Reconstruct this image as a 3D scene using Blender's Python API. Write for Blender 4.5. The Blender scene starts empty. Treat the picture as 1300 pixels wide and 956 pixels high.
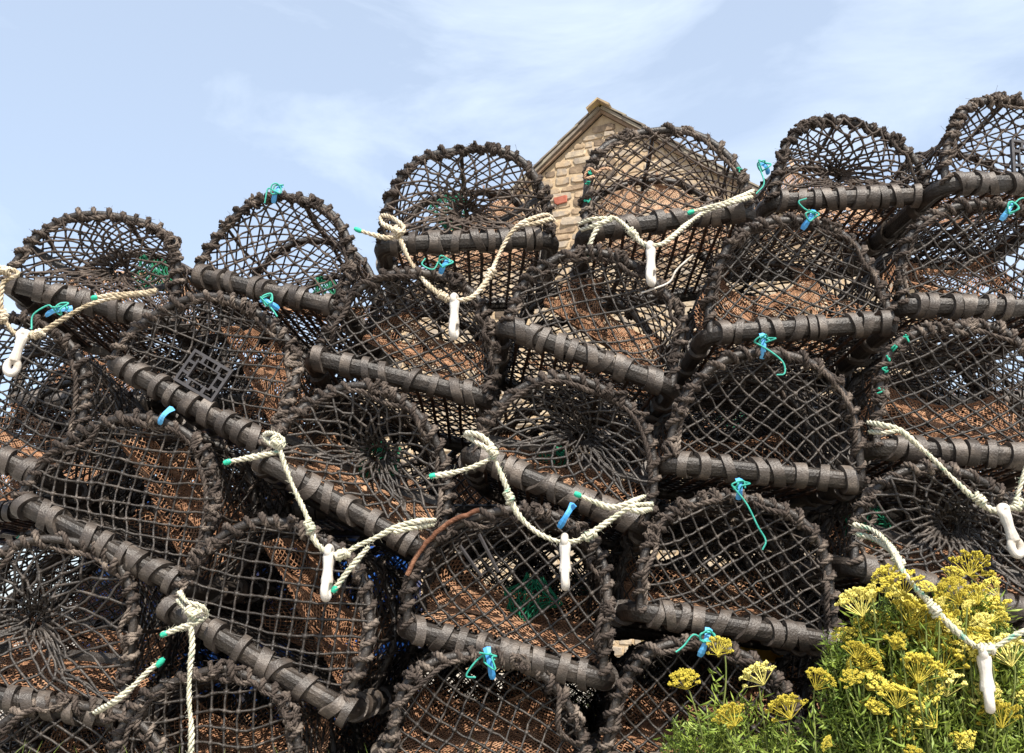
import bpy, math, random
import numpy as np
from mathutils import Vector, Matrix

R = math.radians
rng = np.random.default_rng(7)
random.seed(7)
scene = bpy.context.scene
col = scene.collection

# ------------------------------------------------------------------ camera, sky, sun, exposure
F, PITCH, EYE = 1200.0, R(15.0), 0.45            # focal length in photo pixels (1300 wide)
cam_data = bpy.data.cameras.new('camera')
cam_data.sensor_width = 36.0
cam_data.lens = 36.0 * F / 1300.0
cam_data.clip_end = 3000
cam = bpy.data.objects.new('camera', cam_data)
cam.location = (0, 0, EYE)
cam.rotation_euler = (R(90) + PITCH, 0, 0)
col.objects.link(cam)
scene.camera = cam

SUN_EL, SUN_AZ = R(52), R(17)                   # azimuth measured from behind the camera, minus = left
sun_dir = Vector((math.sin(SUN_AZ) * math.cos(SUN_EL), -math.cos(SUN_AZ) * math.cos(SUN_EL), math.sin(SUN_EL)))
sl = bpy.data.lights.new('sun', 'SUN')
sl.energy = 5.0
sl.angle = R(0.53)
sl.color = (1.0, 0.93, 0.82)
so = bpy.data.objects.new('sun', sl)
so.rotation_euler = sun_dir.to_track_quat('Z', 'Y').to_euler()
so.location = (-3, -6, 9)
col.objects.link(so)

world = bpy.data.worlds.new('World')
scene.world = world
world.use_nodes = True
wn, wl = world.node_tree.nodes, world.node_tree.links
wn.clear()
w_out = wn.new('ShaderNodeOutputWorld')
w_bg = wn.new('ShaderNodeBackground')
w_sky = wn.new('ShaderNodeTexSky')
w_sky.sky_type = 'NISHITA'
w_sky.sun_disc = False
w_sky.sun_elevation = SUN_EL
w_sky.sun_rotation = math.atan2(sun_dir.x, sun_dir.y)
w_sky.air_density = 1.0
w_sky.dust_density = 1.4
w_sky.ozone_density = 1.0
w_bg.inputs['Strength'].default_value = 0.122
tc = wn.new('ShaderNodeTexCoord')
mp = wn.new('ShaderNodeMapping')
mp.inputs['Scale'].default_value = (2.2, 2.2, 6.0)
mp.inputs['Rotation'].default_value = (0.0, R(-28), R(20))
mp.inputs['Location'].default_value = (2.27, -2.42, -2.18)
nz = wn.new('ShaderNodeTexNoise')
nz.inputs['Scale'].default_value = 1.5
nz.inputs['Detail'].default_value = 7
nz.inputs['Roughness'].default_value = 0.58
nz.inputs['Distortion'].default_value = 0.6
rp = wn.new('ShaderNodeValToRGB')
rp.color_ramp.elements[0].position = 0.46
rp.color_ramp.elements[0].color = (0.0, 0.0, 0.0, 1)
rp.color_ramp.elements[1].position = 0.80
rp.color_ramp.elements[1].color = (1, 1, 1, 1)
mm = wn.new('ShaderNodeMath')
mm.operation = 'MULTIPLY_ADD'
mm.inputs[1].default_value = 0.46
mm.inputs[2].default_value = 0.46                # thin even veil of high cloud
mx = wn.new('ShaderNodeMix')
mx.data_type = 'RGBA'
mx.inputs[7].default_value = (4.4, 5.05, 5.9, 1)   # sunlit thin cloud
wl.new(tc.outputs['Generated'], mp.inputs['Vector'])
wl.new(mp.outputs[0], nz.inputs['Vector'])
wl.new(nz.outputs[0], rp.inputs[0])
wl.new(rp.outputs[0], mm.inputs[0])
wl.new(mm.outputs[0], mx.inputs[0])
wl.new(w_sky.outputs[0], mx.inputs[6])
wl.new(mx.outputs[2], w_bg.inputs['Color'])
wl.new(w_bg.outputs[0], w_out.inputs['Surface'])

scene.view_settings.view_transform = 'Standard'
scene.view_settings.look = 'None'
scene.view_settings.exposure = 0.85
scene.view_settings.gamma = 1.0
scene.view_settings.use_curve_mapping = False
scene.cycles.max_bounces = 6
scene.cycles.diffuse_bounces = 3
scene.cycles.use_adaptive_sampling = True


# ------------------------------------------------------------------ helpers
def unproject(px, py, Y):
    """photo pixel -> point on the vertical plane at distance Y"""
    a, b = (px - 650) / F, (478 - py) / F
    d = np.array([a, math.cos(PITCH) - b * math.sin(PITCH), math.sin(PITCH) + b * math.cos(PITCH)])
    return np.array([0, 0, EYE]) + d * (Y / d[1])


class MB:
    """collects faces with numpy; build() links them as one mesh object"""
    def __init__(self):
        self.v, self.f, self.n = [], {3: [], 4: []}, 0

    def add(self, v, f):
        v = np.asarray(v, float).reshape(-1, 3)
        f = np.asarray(f, int)
        self.v.append(v)
        self.f[f.shape[1]].append(f + self.n)
        self.n += len(v)

    def mesh(self, name, mat, smooth=True):
        me = bpy.data.meshes.new(name)
        V = np.concatenate(self.v)
        loops, starts, tot = [], [], 0
        for k in (3, 4):
            if self.f[k]:
                f = np.concatenate(self.f[k])
                loops.append(f.ravel())
                starts.append(tot + np.arange(len(f)) * k)
                tot += f.size
        L, S = np.concatenate(loops), np.concatenate(starts)
        me.vertices.add(len(V))
        me.vertices.foreach_set('co', V.ravel().astype(np.float32))
        me.loops.add(len(L))
        me.loops.foreach_set('vertex_index', L.astype(np.int32))
        me.polygons.add(len(S))
        me.polygons.foreach_set('loop_start', S.astype(np.int32))
        me.polygons.foreach_set('use_smooth', np.full(len(S), bool(smooth)))
        me.update(calc_edges=True)
        me.validate()
        if mat:
            me.materials.append(mat)
        return me

    def build(self, name, mat, parent=None, smooth=True):
        return link(name, self.mesh(name, mat, smooth), parent)


def link(name, data, parent=None):
    o = bpy.data.objects.new(name, data)
    col.objects.link(o)
    if parent is not None:
        o.parent = parent
    return o


def tag(o, label=None, cat=None, group=None, kind=None):
    for k, v in (('label', label), ('category', cat), ('group', group), ('kind', kind)):
        if v:
            o[k] = v
    return o


def unit(v):
    return v / np.maximum(np.linalg.norm(v, axis=-1, keepdims=True), 1e-9)


def segs(mb, P, Q, r, sides=4):
    """a prism for every segment P[i]-Q[i]"""
    P, Q = np.asarray(P), np.asarray(Q)
    n = len(P)
    if n == 0:
        return
    d = unit(Q - P)
    ref = np.where(np.abs(d[:, 2:3]) > 0.9, np.array([[1., 0, 0]]), np.array([[0, 0, 1.]]))
    u = unit(np.cross(d, ref))
    w = np.cross(d, u)
    r = np.broadcast_to(np.asarray(r, float), (n,))[:, None, None]
    a = np.arange(sides) * 2 * np.pi / sides
    off = r * (np.cos(a)[None, :, None] * u[:, None] + np.sin(a)[None, :, None] * w[:, None])
    V = np.concatenate([P[:, None] + off, Q[:, None] + off], 1)
    k = np.arange(sides)
    k2 = (k + 1) % sides
    fq = np.stack([k, k2, k2 + sides, k + sides], 1)
    mb.add(V, (fq[None] + (np.arange(n) * 2 * sides)[:, None, None]).reshape(-1, 4))


OCT = np.array([[1, 0, 0], [-1, 0, 0], [0, 1, 0], [0, -1, 0], [0, 0, 1], [0, 0, -1]], float)
OCF = np.array([[0, 2, 4], [2, 1, 4], [1, 3, 4], [3, 0, 4], [2, 0, 5], [1, 2, 5], [3, 1, 5], [0, 3, 5]])


def blobs(mb, C, r):
    C = np.asarray(C)
    n = len(C)
    if n == 0:
        return
    s = np.asarray(r, float) * rng.uniform(0.75, 1.3, (n, 1, 3))
    A = rng.uniform(0, 6.28, n)
    c, si = np.cos(A), np.sin(A)
    o = OCT[None] * s
    x = o[..., 0] * c[:, None] - o[..., 2] * si[:, None]
    z = o[..., 0] * si[:, None] + o[..., 2] * c[:, None]
    V = np.stack([x, o[..., 1], z], -1) + C[:, None]
    mb.add(V, (OCF[None] + (np.arange(n) * 6)[:, None, None]).reshape(-1, 3))


def tangents(P, closed=False):
    if closed:
        return unit(np.roll(P, -1, 0) - np.roll(P, 1, 0))
    return unit(np.gradient(P, axis=0))


def frames(P, closed=False):
    """parallel transport frame"""
    T = tangents(P, closed)
    N = np.zeros_like(P)
    n = np.cross(T[0], [0.3, 0.2, 1.0])
    n /= np.linalg.norm(n)
    for i in range(len(P)):
        n = n - T[i] * n.dot(T[i])
        n /= max(np.linalg.norm(n), 1e-9)
        N[i] = n
    return T, N, np.cross(T, N)


def tube(mb, P, r, sides=6, closed=False, NB=None, prof=None, caps=True, split=False):
    """tube along polyline P; prof(angle index) multiplies the radius around it"""
    P = np.asarray(P, float)
    m = len(P)
    if NB is None:
        _, N, B = frames(P, closed)
    else:
        N, B = NB
    r = np.broadcast_to(np.asarray(r, float), (m,))
    a = np.arange(sides) * 2 * np.pi / sides
    pr = np.ones(sides) if prof is None else np.asarray(prof)
    off = (np.cos(a) * pr)[None, :, None] * N[:, None] + (np.sin(a) * pr)[None, :, None] * B[:, None]
    V = P[:, None] + off * r[:, None, None]
    k = np.arange(sides)
    k2 = (k + 1) % sides
    fq = np.stack([k, k2, k2 + sides, k + sides], 1)
    rows = m if closed else m - 1
    f = (fq[None] + (np.arange(rows) * sides)[:, None, None]).reshape(-1, 4) % (m * sides)
    if split:                                    # every lengthwise strip keeps crisp edges
        i = np.arange(m)
        j = (i + 1) % m
        for q in range(sides):
            mb.add(np.concatenate([V[:, q], V[:, (q + 1) % sides]]), np.stack([i, i + m, j + m, j], 1)[:rows])
        return
    mb.add(V, f)
    if caps and not closed:
        for e, q in ((0, P[0]), (m - 1, P[-1])):
            ring = V[e]
            vv = np.concatenate([ring, q[None]])
            ff = np.stack([k2, k, np.full(sides, sides)], 1) if e == 0 else np.stack([k, k2, np.full(sides, sides)], 1)
            mb.add(vv, ff)


def resample(P, ds, closed=False):
    P = np.asarray(P, float)
    if closed:
        P = np.concatenate([P, P[:1]])
    L = np.concatenate([[0], np.cumsum(np.linalg.norm(np.diff(P, axis=0), axis=1))])
    n = max(int(L[-1] / ds), 3)
    t = np.linspace(0, L[-1], n + 1)
    out = np.stack([np.interp(t, L, P[:, i]) for i in range(3)], 1)
    return out[:-1] if closed else out


def catmull(pts, per=10):
    p = np.asarray(pts, float)
    p = np.concatenate([[2 * p[0] - p[1]], p, [2 * p[-1] - p[-2]]])
    out = []
    for i in range(1, len(p) - 2):
        t = np.linspace(0, 1, per, endpoint=False)[:, None]
        a, b, c, d = p[i - 1], p[i], p[i + 1], p[i + 2]
        out.append(0.5 * (2 * b + (c - a) * t + (2 * a - 5 * b + 4 * c - d) * t ** 2 + (3 * b - a - 3 * c + d) * t ** 3))
    out.append(p[-2:-1])
    return np.concatenate(out)


def rope(mb, P, r, twist=None, ds=None, sides=5, NB=None, strands=3):
    """laid rope: strands twisted round the line P"""
    ds = ds or r * 0.9
    if NB is None:
        P = resample(P, ds)
        _, N, B = frames(P)
    else:
        N, B = NB
    L = np.concatenate([[0], np.cumsum(np.linalg.norm(np.diff(P, axis=0), axis=1))])
    twist = twist or r * 6.5
    rvp = rng.uniform(0, 6.28, 2)
    for k in range(strands):
        a = (2 * np.pi * L / twist + 2 * np.pi * k / strands)[:, None]
        rad = np.cos(a) * N + np.sin(a) * B
        rv = r * (1 + .16 * np.sin(L * 23 + rvp[0]) + .10 * np.sin(L * 71 + rvp[1]))
        Q = P + rad * (rv * 0.5)[:, None]
        T = tangents(Q)
        n = unit(rad - T * (rad * T).sum(1, keepdims=True))
        tube(mb, Q, rv * 0.56, sides, NB=(n, np.cross(T, n)))


def fuzz(mb, P, count, lo, hi, w=0.0005):
    """frayed fibres sticking out of rope at points P"""
    i = rng.integers(0, len(P), count)
    b = P[i]
    d = unit(rng.normal(size=(count, 3)))
    L = rng.uniform(lo, hi, (count, 1))
    m = b + d * L * 0.6
    e = b + d * L + rng.normal(size=(count, 3)) * L * 0.35
    segs(mb, b, m, w, 3)
    segs(mb, m, e, w * 0.8, 3)


class Warp:
    """smooth random displacement field in 2D"""
    def __init__(self, amp, freq):
        self.k = rng.normal(size=(5, 2)) * freq
        self.p = rng.uniform(0, 6.28, (5, 3))
        self.a = amp * rng.normal(size=(5, 3)) * 0.6

    def __call__(self, x, z):
        out = np.zeros(np.shape(x) + (3,))
        for k, p, a in zip(self.k, self.p, self.a):
            q = k[0] * x + k[1] * z
            for c in range(3):
                out[..., c] += a[c] * np.sin(q + p[c])
        return out


# ------------------------------------------------------------------ materials
def mat(name, cols, scale=20, rough=0.75, bump=0.25, bscale=120, spec=0.3, rand=0.0, detail=5, metal=0.0, pos=None, trans=0.0):
    m = bpy.data.materials.new(name)
    m.use_nodes = True
    nt = m.node_tree
    n, l = nt.nodes, nt.links
    b = n['Principled BSDF']
    b.inputs['Roughness'].default_value = rough
    b.inputs['Specular IOR Level'].default_value = spec
    b.inputs['Metallic'].default_value = metal
    t = n.new('ShaderNodeTexCoord')
    nz = n.new('ShaderNodeTexNoise')
    nz.inputs['Scale'].default_value = scale
    nz.inputs['Detail'].default_value = detail
    nz.inputs['Roughness'].default_value = 0.65
    r = n.new('ShaderNodeValToRGB')
    e = r.color_ramp.elements
    k = len(cols)
    pos = pos or [0.3 + 0.4 * i / (k - 1) for i in range(k)]
    while len(e) < k:
        e.new(0.5)
    for i, c in enumerate(cols):
        e[i].position = pos[i]
        e[i].color = (*c, 1)
    l.new(t.outputs['Object'], nz.inputs['Vector'])
    out = nz.outputs[0]
    if rand:
        oi = n.new('ShaderNodeObjectInfo')
        ma = n.new('ShaderNodeMath')
        ma.operation = 'MULTIPLY_ADD'
        ma.inputs[1].default_value = rand
        sb = n.new('ShaderNodeMath')
        sb.operation = 'SUBTRACT'
        sb.inputs[1].default_value = rand * 0.5
        l.new(oi.outputs['Random'], ma.inputs[0])
        l.new(out, ma.inputs[2])
        l.new(ma.outputs[0], sb.inputs[0])
        out = sb.outputs[0]
    l.new(out, r.inputs[0])
    l.new(r.outputs[0], b.inputs['Base Color'])
    if bump:
        n2 = n.new('ShaderNodeTexNoise')
        n2.inputs['Scale'].default_value = bscale
        n2.inputs['Detail'].default_value = 4
        bp = n.new('ShaderNodeBump')
        bp.inputs['Strength'].default_value = bump
        bp.inputs['Distance'].default_value = 0.01
        l.new(t.outputs['Object'], n2.inputs['Vector'])
        l.new(n2.outputs[0], bp.inputs['Height'])
        l.new(bp.outputs[0], b.inputs['Normal'])
    if trans:
        b.inputs['Subsurface Weight'].default_value = trans
        b.inputs['Subsurface Radius'].default_value = (0.02, 0.02, 0.015)
    return m


M = {
    'net': mat('net_twine', [(.010, .008, .007), (.030, .024, .020), (.12, .098, .082)], 30, .5, .3, 300, spec=.5, rand=.1, pos=[.30, .56, .80]),
    'net_top': mat('net_twine_bleached_lit', [(.020, .014, .011), (.060, .044, .035), (.17, .135, .11)], 30, .6, .3, 300, rand=.1, pos=[.28, .52, .76]),  # top-row twine, bleached; its sunlit tone is also put into the colour
    'rope': mat('weathered_rope', [(.018, .013, .011), (.070, .054, .045), (.27, .22, .18)], 24, .9, .5, 420, rand=.12, pos=[.30, .54, .78]),
    'rubber': mat('tyre_rubber', [(.009, .007, .006), (.028, .022, .018), (.105, .084, .068)], 17, .5, .35, 160, spec=.5, rand=.14, pos=[.28, .56, .84]),
    'strap': mat('rubber_strap', [(.022, .017, .014), (.060, .048, .040), (.15, .122, .10)], 22, .48, .3, 200, spec=.5, rand=.2, pos=[.25, .52, .82]),
    'brown': mat('brown_funnel_twine', [(.12, .058, .031), (.27, .14, .077), (.43, .26, .16)], 16, .85, .3, 300, rand=.12),
    'brown_pale': mat('pale_funnel_twine', [(.22, .12, .07), (.40, .25, .16), (.55, .40, .29)], 16, .85, .3, 300, rand=.1),  # paler brown for top-row funnel nets and the loose cord
    'steel': mat('rusty_steel', [(.018, .012, .009), (.05, .027, .017), (.13, .06, .03)], 30, .75, .4, 150, rand=.1),
    'rust': mat('orange_rust', [(.05, .02, .01), (.13, .055, .03), (.24, .12, .07)], 35, .85, .5, 150),
    'plastic': mat('black_plastic', [(.025, .023, .024), (.055, .05, .052)], 14, .5, .1, 90, spec=.5),
    'cream': mat('cream_rope', [(.26, .20, .12), (.54, .46, .34), (.68, .62, .51)], 26, .85, .35, 380, rand=.15),
    'cream_green': mat('cream_rope_green_fleck', [(.10, .30, .23), (.44, .43, .32), (.64, .60, .48)], 42, .85, .35, 380, rand=.1, pos=[.30, .42, .66]),
    'dip': mat('green_dip', [(.01, .28, .17), (.03, .45, .30)], 30, .6, .2, 200),
    'white': mat('white_plastic', [(.30, .25, .19), (.52, .48, .43), (.60, .57, .53)], 14, .42, .12, 90, spec=.5, trans=.15),
    'blue': mat('blue_plastic', [(.03, .22, .50), (.10, .38, .68)], 25, .45, .1, 90, spec=.5, rand=.3),
    'green': mat('green_twine', [(.005, .16, .10), (.02, .36, .24)], 30, .6, .3, 300, rand=.2),
    'teal': mat('teal_twine', [(.02, .24, .19), (.07, .42, .33)], 30, .6, .3, 300, rand=.2),
    'bait': mat('green_bait_net', [(.003, .07, .035), (.01, .20, .10)], 20, .7, .2, 300),
    'stone': mat('gable_stone', [(.12, .09, .065), (.25, .18, .12), (.38, .285, .185), (.25, .21, .17), (.46, .37, .26)], 6, .92, 1.0, 22, rand=.55, detail=9, pos=[.18, .36, .5, .64, .84]),
    'brick': mat('red_brick', [(.26, .075, .045), (.36, .12, .08)], 14, .9, .5, 60),
    'mortar': mat('lime_mortar', [(.34, .25, .155), (.47, .36, .235)], 5, .95, .9, 30),
    'slate': mat('roof_slate', [(.10, .085, .07), (.18, .15, .12), (.26, .23, .17)], 6, .85, .4, 40, rand=.3),
    'verge': mat('verge_board', [(.13, .085, .055), (.24, .165, .11)], 9, .85, .4, 60),
    'lichen': mat('lichened_ridge', [(.16, .12, .08), (.32, .24, .15), (.42, .32, .09)], 8, .95, .6, 40),
    'ground': mat('pale_concrete', [(.22, .20, .17), (.33, .30, .26), (.42, .39, .34)], 2.5, .95, .5, 60, detail=9),
    'fishblue': mat('blue_fish_box', [(.012, .07, .34), (.03, .14, .50)], 6, .5, .1, 50, spec=.4, rand=.2),
    'fishyellow': mat('yellow_fish_box', [(.55, .30, .015), (.70, .44, .03)], 6, .5, .1, 50, spec=.4),
    'petal': mat('samphire_flower', [(.36, .29, .03), (.58, .49, .07), (.70, .63, .20)], 40, .8, 0, rand=.5),
    'leaf': mat('samphire_leaf', [(.07, .12, .015), (.16, .22, .03), (.30, .36, .07)], 18, .55, .1, 100, rand=.15, spec=.4),
    'stem': mat('samphire_stem', [(.07, .10, .02), (.17, .19, .055)], 20, .6, .1, 100),
    'grass': mat('rough_grass', [(.06, .10, .015), (.16, .22, .04), (.30, .34, .07)], 8, .7, 0),
}

# ------------------------------------------------------------------ ground
g = MB()
n = 60
xs = np.sign(np.linspace(-1, 1, n)) * np.abs(np.linspace(-1, 1, n)) ** 3 * 900
gx, gy = np.meshgrid(xs, xs)
gz = 0.012 * np.sin(gx * 1.7 + 0.6 * gy) * np.cos(gy * 1.3) * (np.hypot(gx, gy) < 60) - 0.014
idx = np.arange(n * n).reshape(n, n)
g.add(np.stack([gx, gy, gz], -1), np.stack([idx[:-1, :-1], idx[:-1, 1:], idx[1:, 1:], idx[1:, :-1]], -1).reshape(-1, 4))
tag(g.build('ground', M['ground']), kind='structure')


# ------------------------------------------------------------------ stone house
def box_faces(mb, lo, hi):
    x0, y0, z0 = lo
    x1, y1, z1 = hi
    v = [(x0, y0, z0), (x1, y0, z0), (x1, y1, z0), (x0, y1, z0), (x0, y0, z1), (x1, y0, z1), (x1, y1, z1), (x0, y1, z1)]
    mb.add(v, [(0, 3, 2, 1), (4, 5, 6, 7), (0, 1, 5, 4), (1, 2, 6, 5), (2, 3, 7, 6), (3, 0, 4, 7)])


def build_house():
    apex = unproject(765, 146, 10.5)
    psi, al = R(22), R(39)
    top = apex[2]
    half = 3.3
    eave = top - half * math.tan(al)
    h = tag(link('stone_house', None), 'tan rubble stone house with a pointed gable behind the creels', 'house')
    h.location = (apex[0], apex[1], 0)
    h.rotation_euler = (0, 0, -psi)
    deep = 7.0
    m = MB()
    prof = [(-half, 0), (half, 0), (half, eave), (0, top), (-half, eave)]
    v = [(x, 0, z) for x, z in prof] + [(x, deep, z) for x, z in prof]
    m.add(v, [(0, 1, 2, 4), (5, 9, 7, 6), (0, 5, 6, 1), (1, 6, 7, 2), (2, 7, 8, 3), (3, 8, 9, 4), (4, 9, 5, 0)])
    m.add([v[2], v[3], v[4], v[7], v[8], v[9]], [(0, 1, 2), (3, 5, 4)])
    wall = m.build('wall', M['mortar'], h, smooth=False)

    def stone_geo(mb, cx, cz, w, hh):
        k = 12
        a = np.arange(k) * 2 * np.pi / k + rng.uniform(0, .5)
        ca, sa = np.cos(a), np.sin(a)
        x = np.sign(ca) * np.abs(ca) ** .34 * w / 2 * rng.uniform(.80, 1.04, k)
        z = np.sign(sa) * np.abs(sa) ** .34 * hh / 2 * rng.uniform(.72, 1.04, k)
        out = rng.uniform(.008, .026)
        tilt = rng.normal(0, .06, 2)
        r0 = np.stack([x + cx, np.full(k, .01), z + cz], 1)
        r1 = np.stack([x * .95 + cx, np.full(k, -out * .6), z * .93 + cz], 1)
        r2 = np.stack([x * .86 + cx, -out + x * tilt[0] + z * tilt[1], z * .82 + cz], 1)
        c = np.array([[cx, -out * 1.08, cz]])
        i = np.arange(k)
        j = (i + 1) % k
        mb.add(np.concatenate([r0, r1, r2, c]), np.concatenate([np.stack([i, j, j + k, i + k], 1), np.stack([i + k, j + k, j + 2 * k, i + 2 * k], 1)]))
        mb.add(np.concatenate([r2, c]), np.stack([i, j, np.full(k, k)], 1))

    # rubble courses from the apex down; the upper ones are single stones, the rest one joined part
    z = top - .13
    count, rest = 0, MB()
    while z > .15:
        hh = rng.uniform(.07, .135)
        zc = z - hh / 2
        wid = min(half, (top - zc - .04) / math.tan(al)) - .02
        x = -wid
        while x < wid - .10:
            w = min(rng.uniform(.10, .36), wid - x)
            if w > .09:
                hz = hh * rng.uniform(.88, 1.06)
                if count < 290 and x > -2.4 and zc > 2.5:
                    s = MB()
                    stone_geo(s, x + w / 2, zc + rng.normal(0, .006), w * 1.0, hz)
                    s.build('stone', M['stone'], wall)
                    count += 1
                else:
                    stone_geo(rest, x + w / 2, zc, w * .93, hz)
            x += w
        z -= hh
    tag(rest.build('stones', M['stone'], wall), kind='stuff')
    # the one red brick
    q = unproject(716, 259, 10.8)
    s = MB()
    loc = Matrix.Rotation(psi, 4, 'Z') @ Vector((q[0] - apex[0], q[1] - apex[1], 0))
    stone_geo(s, loc.x, q[2], .20, .11)
    b = s.build('brick', M['brick'], wall)
    b['label'] = 'red brick set in the tan stone gable'
    b.location.y = -.03
    # roof: two slopes of slate with a stone verge and a lichened ridge block
    for sgn in (-1, 1):
        m = MB()
        ov, th = .10, .035
        lx = half + .25
        a0 = np.array([0, 0, top + .045])
        dx, dz = sgn * lx, -lx * math.tan(al)
        nx, nz_ = sgn * math.sin(al) * th, math.cos(al) * th
        pts = []
        for y in (-ov, deep + .1):
            for ex, ez in ((0, 0), (dx, dz)):
                pts += [(ex, y, a0[2] + ez), (ex + nx, y, a0[2] + ez + nz_)]
        m.add(pts, [(0, 1, 3, 2), (4, 6, 7, 5), (0, 2, 6, 4), (1, 5, 7, 3), (0, 4, 5, 1), (2, 3, 7, 6)])
        roof = m.build('roof_slope', M['slate'], h, smooth=False)
        # slates along the verge, stepping over one another
        sm = MB()
        box_faces(sm, (-.17, -.012, 0), (.17, .26, .018))
        sme = sm.mesh('slate', M['slate'], False)
        for i in range(13):
            d = .2 + i * .30
            if d > lx / math.cos(al):
                break
            s = link('slate', sme, roof)
            s.location = (sgn * (d * math.cos(al) + math.sin(al) * (th + .012)), -ov - .01 + rng.uniform(-.012, .012), a0[2] - d * math.sin(al) + math.cos(al) * (th + .012))
            s.rotation_euler = (0, sgn * al + R(-sgn * 2.5), 0)
        m = MB()
        pts = []
        for y in (-ov + .03, -.035):
            for ex, ez in ((0, 0), (dx, dz)):
                pts += [(ex, y, a0[2] + ez - .006), (ex, y, a0[2] + ez - .05)]
        m.add(pts, [(0, 1, 3, 2), (4, 6, 7, 5), (0, 2, 6, 4), (1, 5, 7, 3), (0, 4, 5, 1), (2, 3, 7, 6)])
        m.build('verge_board', M['verge'], h, smooth=False)
    m = MB()
    for y0, y1, k in ((-.22, .42, 0), (.44, 1.1, 1), (1.12, 1.8, 0), (1.82, 2.5, 1)):
        t = top + .09
        for sgn in (-1, 1):
            w = .15 + .015 * k
            p0, p1 = (0, t + .035), (sgn * w, t + .035 - w * math.tan(al) * .92)
            q0, q1 = (0, t + .01), (sgn * (w - .01), t + .01 - w * math.tan(al) * .92)
            pts = [(x, y, z_) for y in (y0, y1) for x, z_ in (p0, p1, q1, q0)]
            m.add(pts, [(0, 1, 2, 3), (4, 7, 6, 5), (0, 4, 5, 1), (2, 6, 7, 3), (1, 5, 6, 2)])
    m.build('ridge_tile', M['lichen'], h, smooth=False)


build_house()

# ------------------------------------------------------------------ creels
STRAP_MESHES = []
for k in range(6):
    m = MB()
    seg = 20
    a = np.arange(seg) * 2 * np.pi / seg
    wd, slant = .0105 + .0022 * (k % 3), (.010, -.008, .016, .003, -.014, .007)[k]
    pts = []
    for off, rr in ((-wd, .0250), (-wd, .0362), (wd, .0374), (wd, .0250)):
        w = rr * (1 + .05 * np.sin(2 * a + k) + .025 * np.sin(5 * a + 2 * k))
        pts.append(np.stack([off + slant * np.sin(a), w * np.cos(a), w * np.sin(a)], 1))
    V = np.stack(pts, 1).reshape(-1, 3)
    i = np.arange(seg)
    j = (i + 1) % seg
    for c in range(4):
        m.add(V, np.stack([i * 4 + c, i * 4 + (c + 1) % 4, j * 4 + (c + 1) % 4, j * 4 + c], 1))
    STRAP_MESHES.append(m.mesh('rubber_strap', M['strap']))
ROD_MESH = {}
BAR_PROF = np.array([1, 1.04, 1.08, .93, 1.0, 1.05, 1.08, .92, .99, 1.05, .95, 1.03, 1.08, .92, 1.0, 1.04, .97, .93])
NEXP = 2.35


def arch_curve(a, h, ns=140, wob=None):
    t = np.linspace(0, np.pi, ns)
    x = a * np.sign(np.cos(t)) * np.abs(np.cos(t)) ** (2 / NEXP)
    z = h * np.abs(np.sin(t)) ** (2 / NEXP)
    P = np.stack([-x, np.zeros(ns), z], 1)
    P = resample(P, .012)
    if wob is not None:
        P = P + wob(P[:, 0], P[:, 2]) * np.clip(P[:, 2:3] / .1, 0, 1)
    return P


def wrap_rope(mb, C, Rw, r, pitch, jitter=.2, ds=.008):
    """rope wound round the curve C"""
    C = resample(C, .004)
    T = tangents(C)
    L = np.concatenate([[0], np.cumsum(np.linalg.norm(np.diff(C, axis=0), axis=1))])
    N = unit(np.cross(T, [0, 1., 0]))
    B = np.cross(T, N)
    s = np.linspace(0, L[-1], int(L[-1] / pitch * 2 * np.pi * Rw * 1.15 / ds))
    ph = 2 * np.pi * s / pitch
    for _ in range(4):
        f = rng.uniform(8, 40)
        ph = ph + jitter * 2.2 * np.sin(f * s + rng.uniform(0, 6))
    ip = lambda A: np.stack([np.interp(s, L, A[:, c]) for c in range(3)], 1)
    c, n_, b_ = ip(C), ip(N), ip(B)
    Rr = Rw * (1 + .22 * np.sin(s * 31 + rng.uniform(0, 6)) + .12 * np.sin(s * 83))
    rad = np.cos(ph)[:, None] * n_ + np.sin(ph)[:, None] * b_
    P = c + rad * Rr[:, None]
    T2 = tangents(P)
    N2 = unit(rad - T2 * (rad * T2).sum(1, keepdims=True))
    rope(mb, P, r, NB=(N2, np.cross(T2, N2)), twist=r * 5.5)
    return P


def lattice_net(inside, e1, e2, x0, x1, z0, z1, org):
    """net lattice clipped to inside(x,z)<0 -> nodes, list of 2D segments"""
    inv = np.linalg.inv(np.array([e1, e2]).T)
    cs = np.array([[x0, z0], [x1, z0], [x0, z1], [x1, z1]]) - org
    ij = cs @ inv.T
    i0, j0 = np.floor(ij.min(0)).astype(int) - 1
    i1, j1 = np.ceil(ij.max(0)).astype(int) + 2
    I, J = np.meshgrid(np.arange(i0, i1), np.arange(j0, j1), indexing='ij')
    node = lambda I, J: org + I[..., None] * np.array(e1) + J[..., None] * np.array(e2)
    P = node(I, J).reshape(-1, 2)
    nodes = P[inside(P[:, 0], P[:, 1]) < 0]
    A, B = [], []
    for di, dj in ((1, 0), (0, 1)):
        Q = node(I + di, J + dj).reshape(-1, 2)
        fp, fq = inside(P[:, 0], P[:, 1]) < 0, inside(Q[:, 0], Q[:, 1]) < 0
        k = fp | fq
        a, b, fa, fb = P[k].copy(), Q[k].copy(), fp[k], fq[k]
        for s_, f_, o_ in ((a, fa, b), (b, fb, a)):
            bad = ~f_
            lo, hi = o_[bad].copy(), s_[bad].copy()
            for _ in range(8):
                md = (lo + hi) / 2
                ins = (inside(md[:, 0], md[:, 1]) < 0)[:, None]
                lo, hi = np.where(ins, md, lo), np.where(ins, hi, md)
            s_[bad] = hi
        A.append(a)
        B.append(b)
    return nodes, np.concatenate(A), np.concatenate(B)


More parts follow.
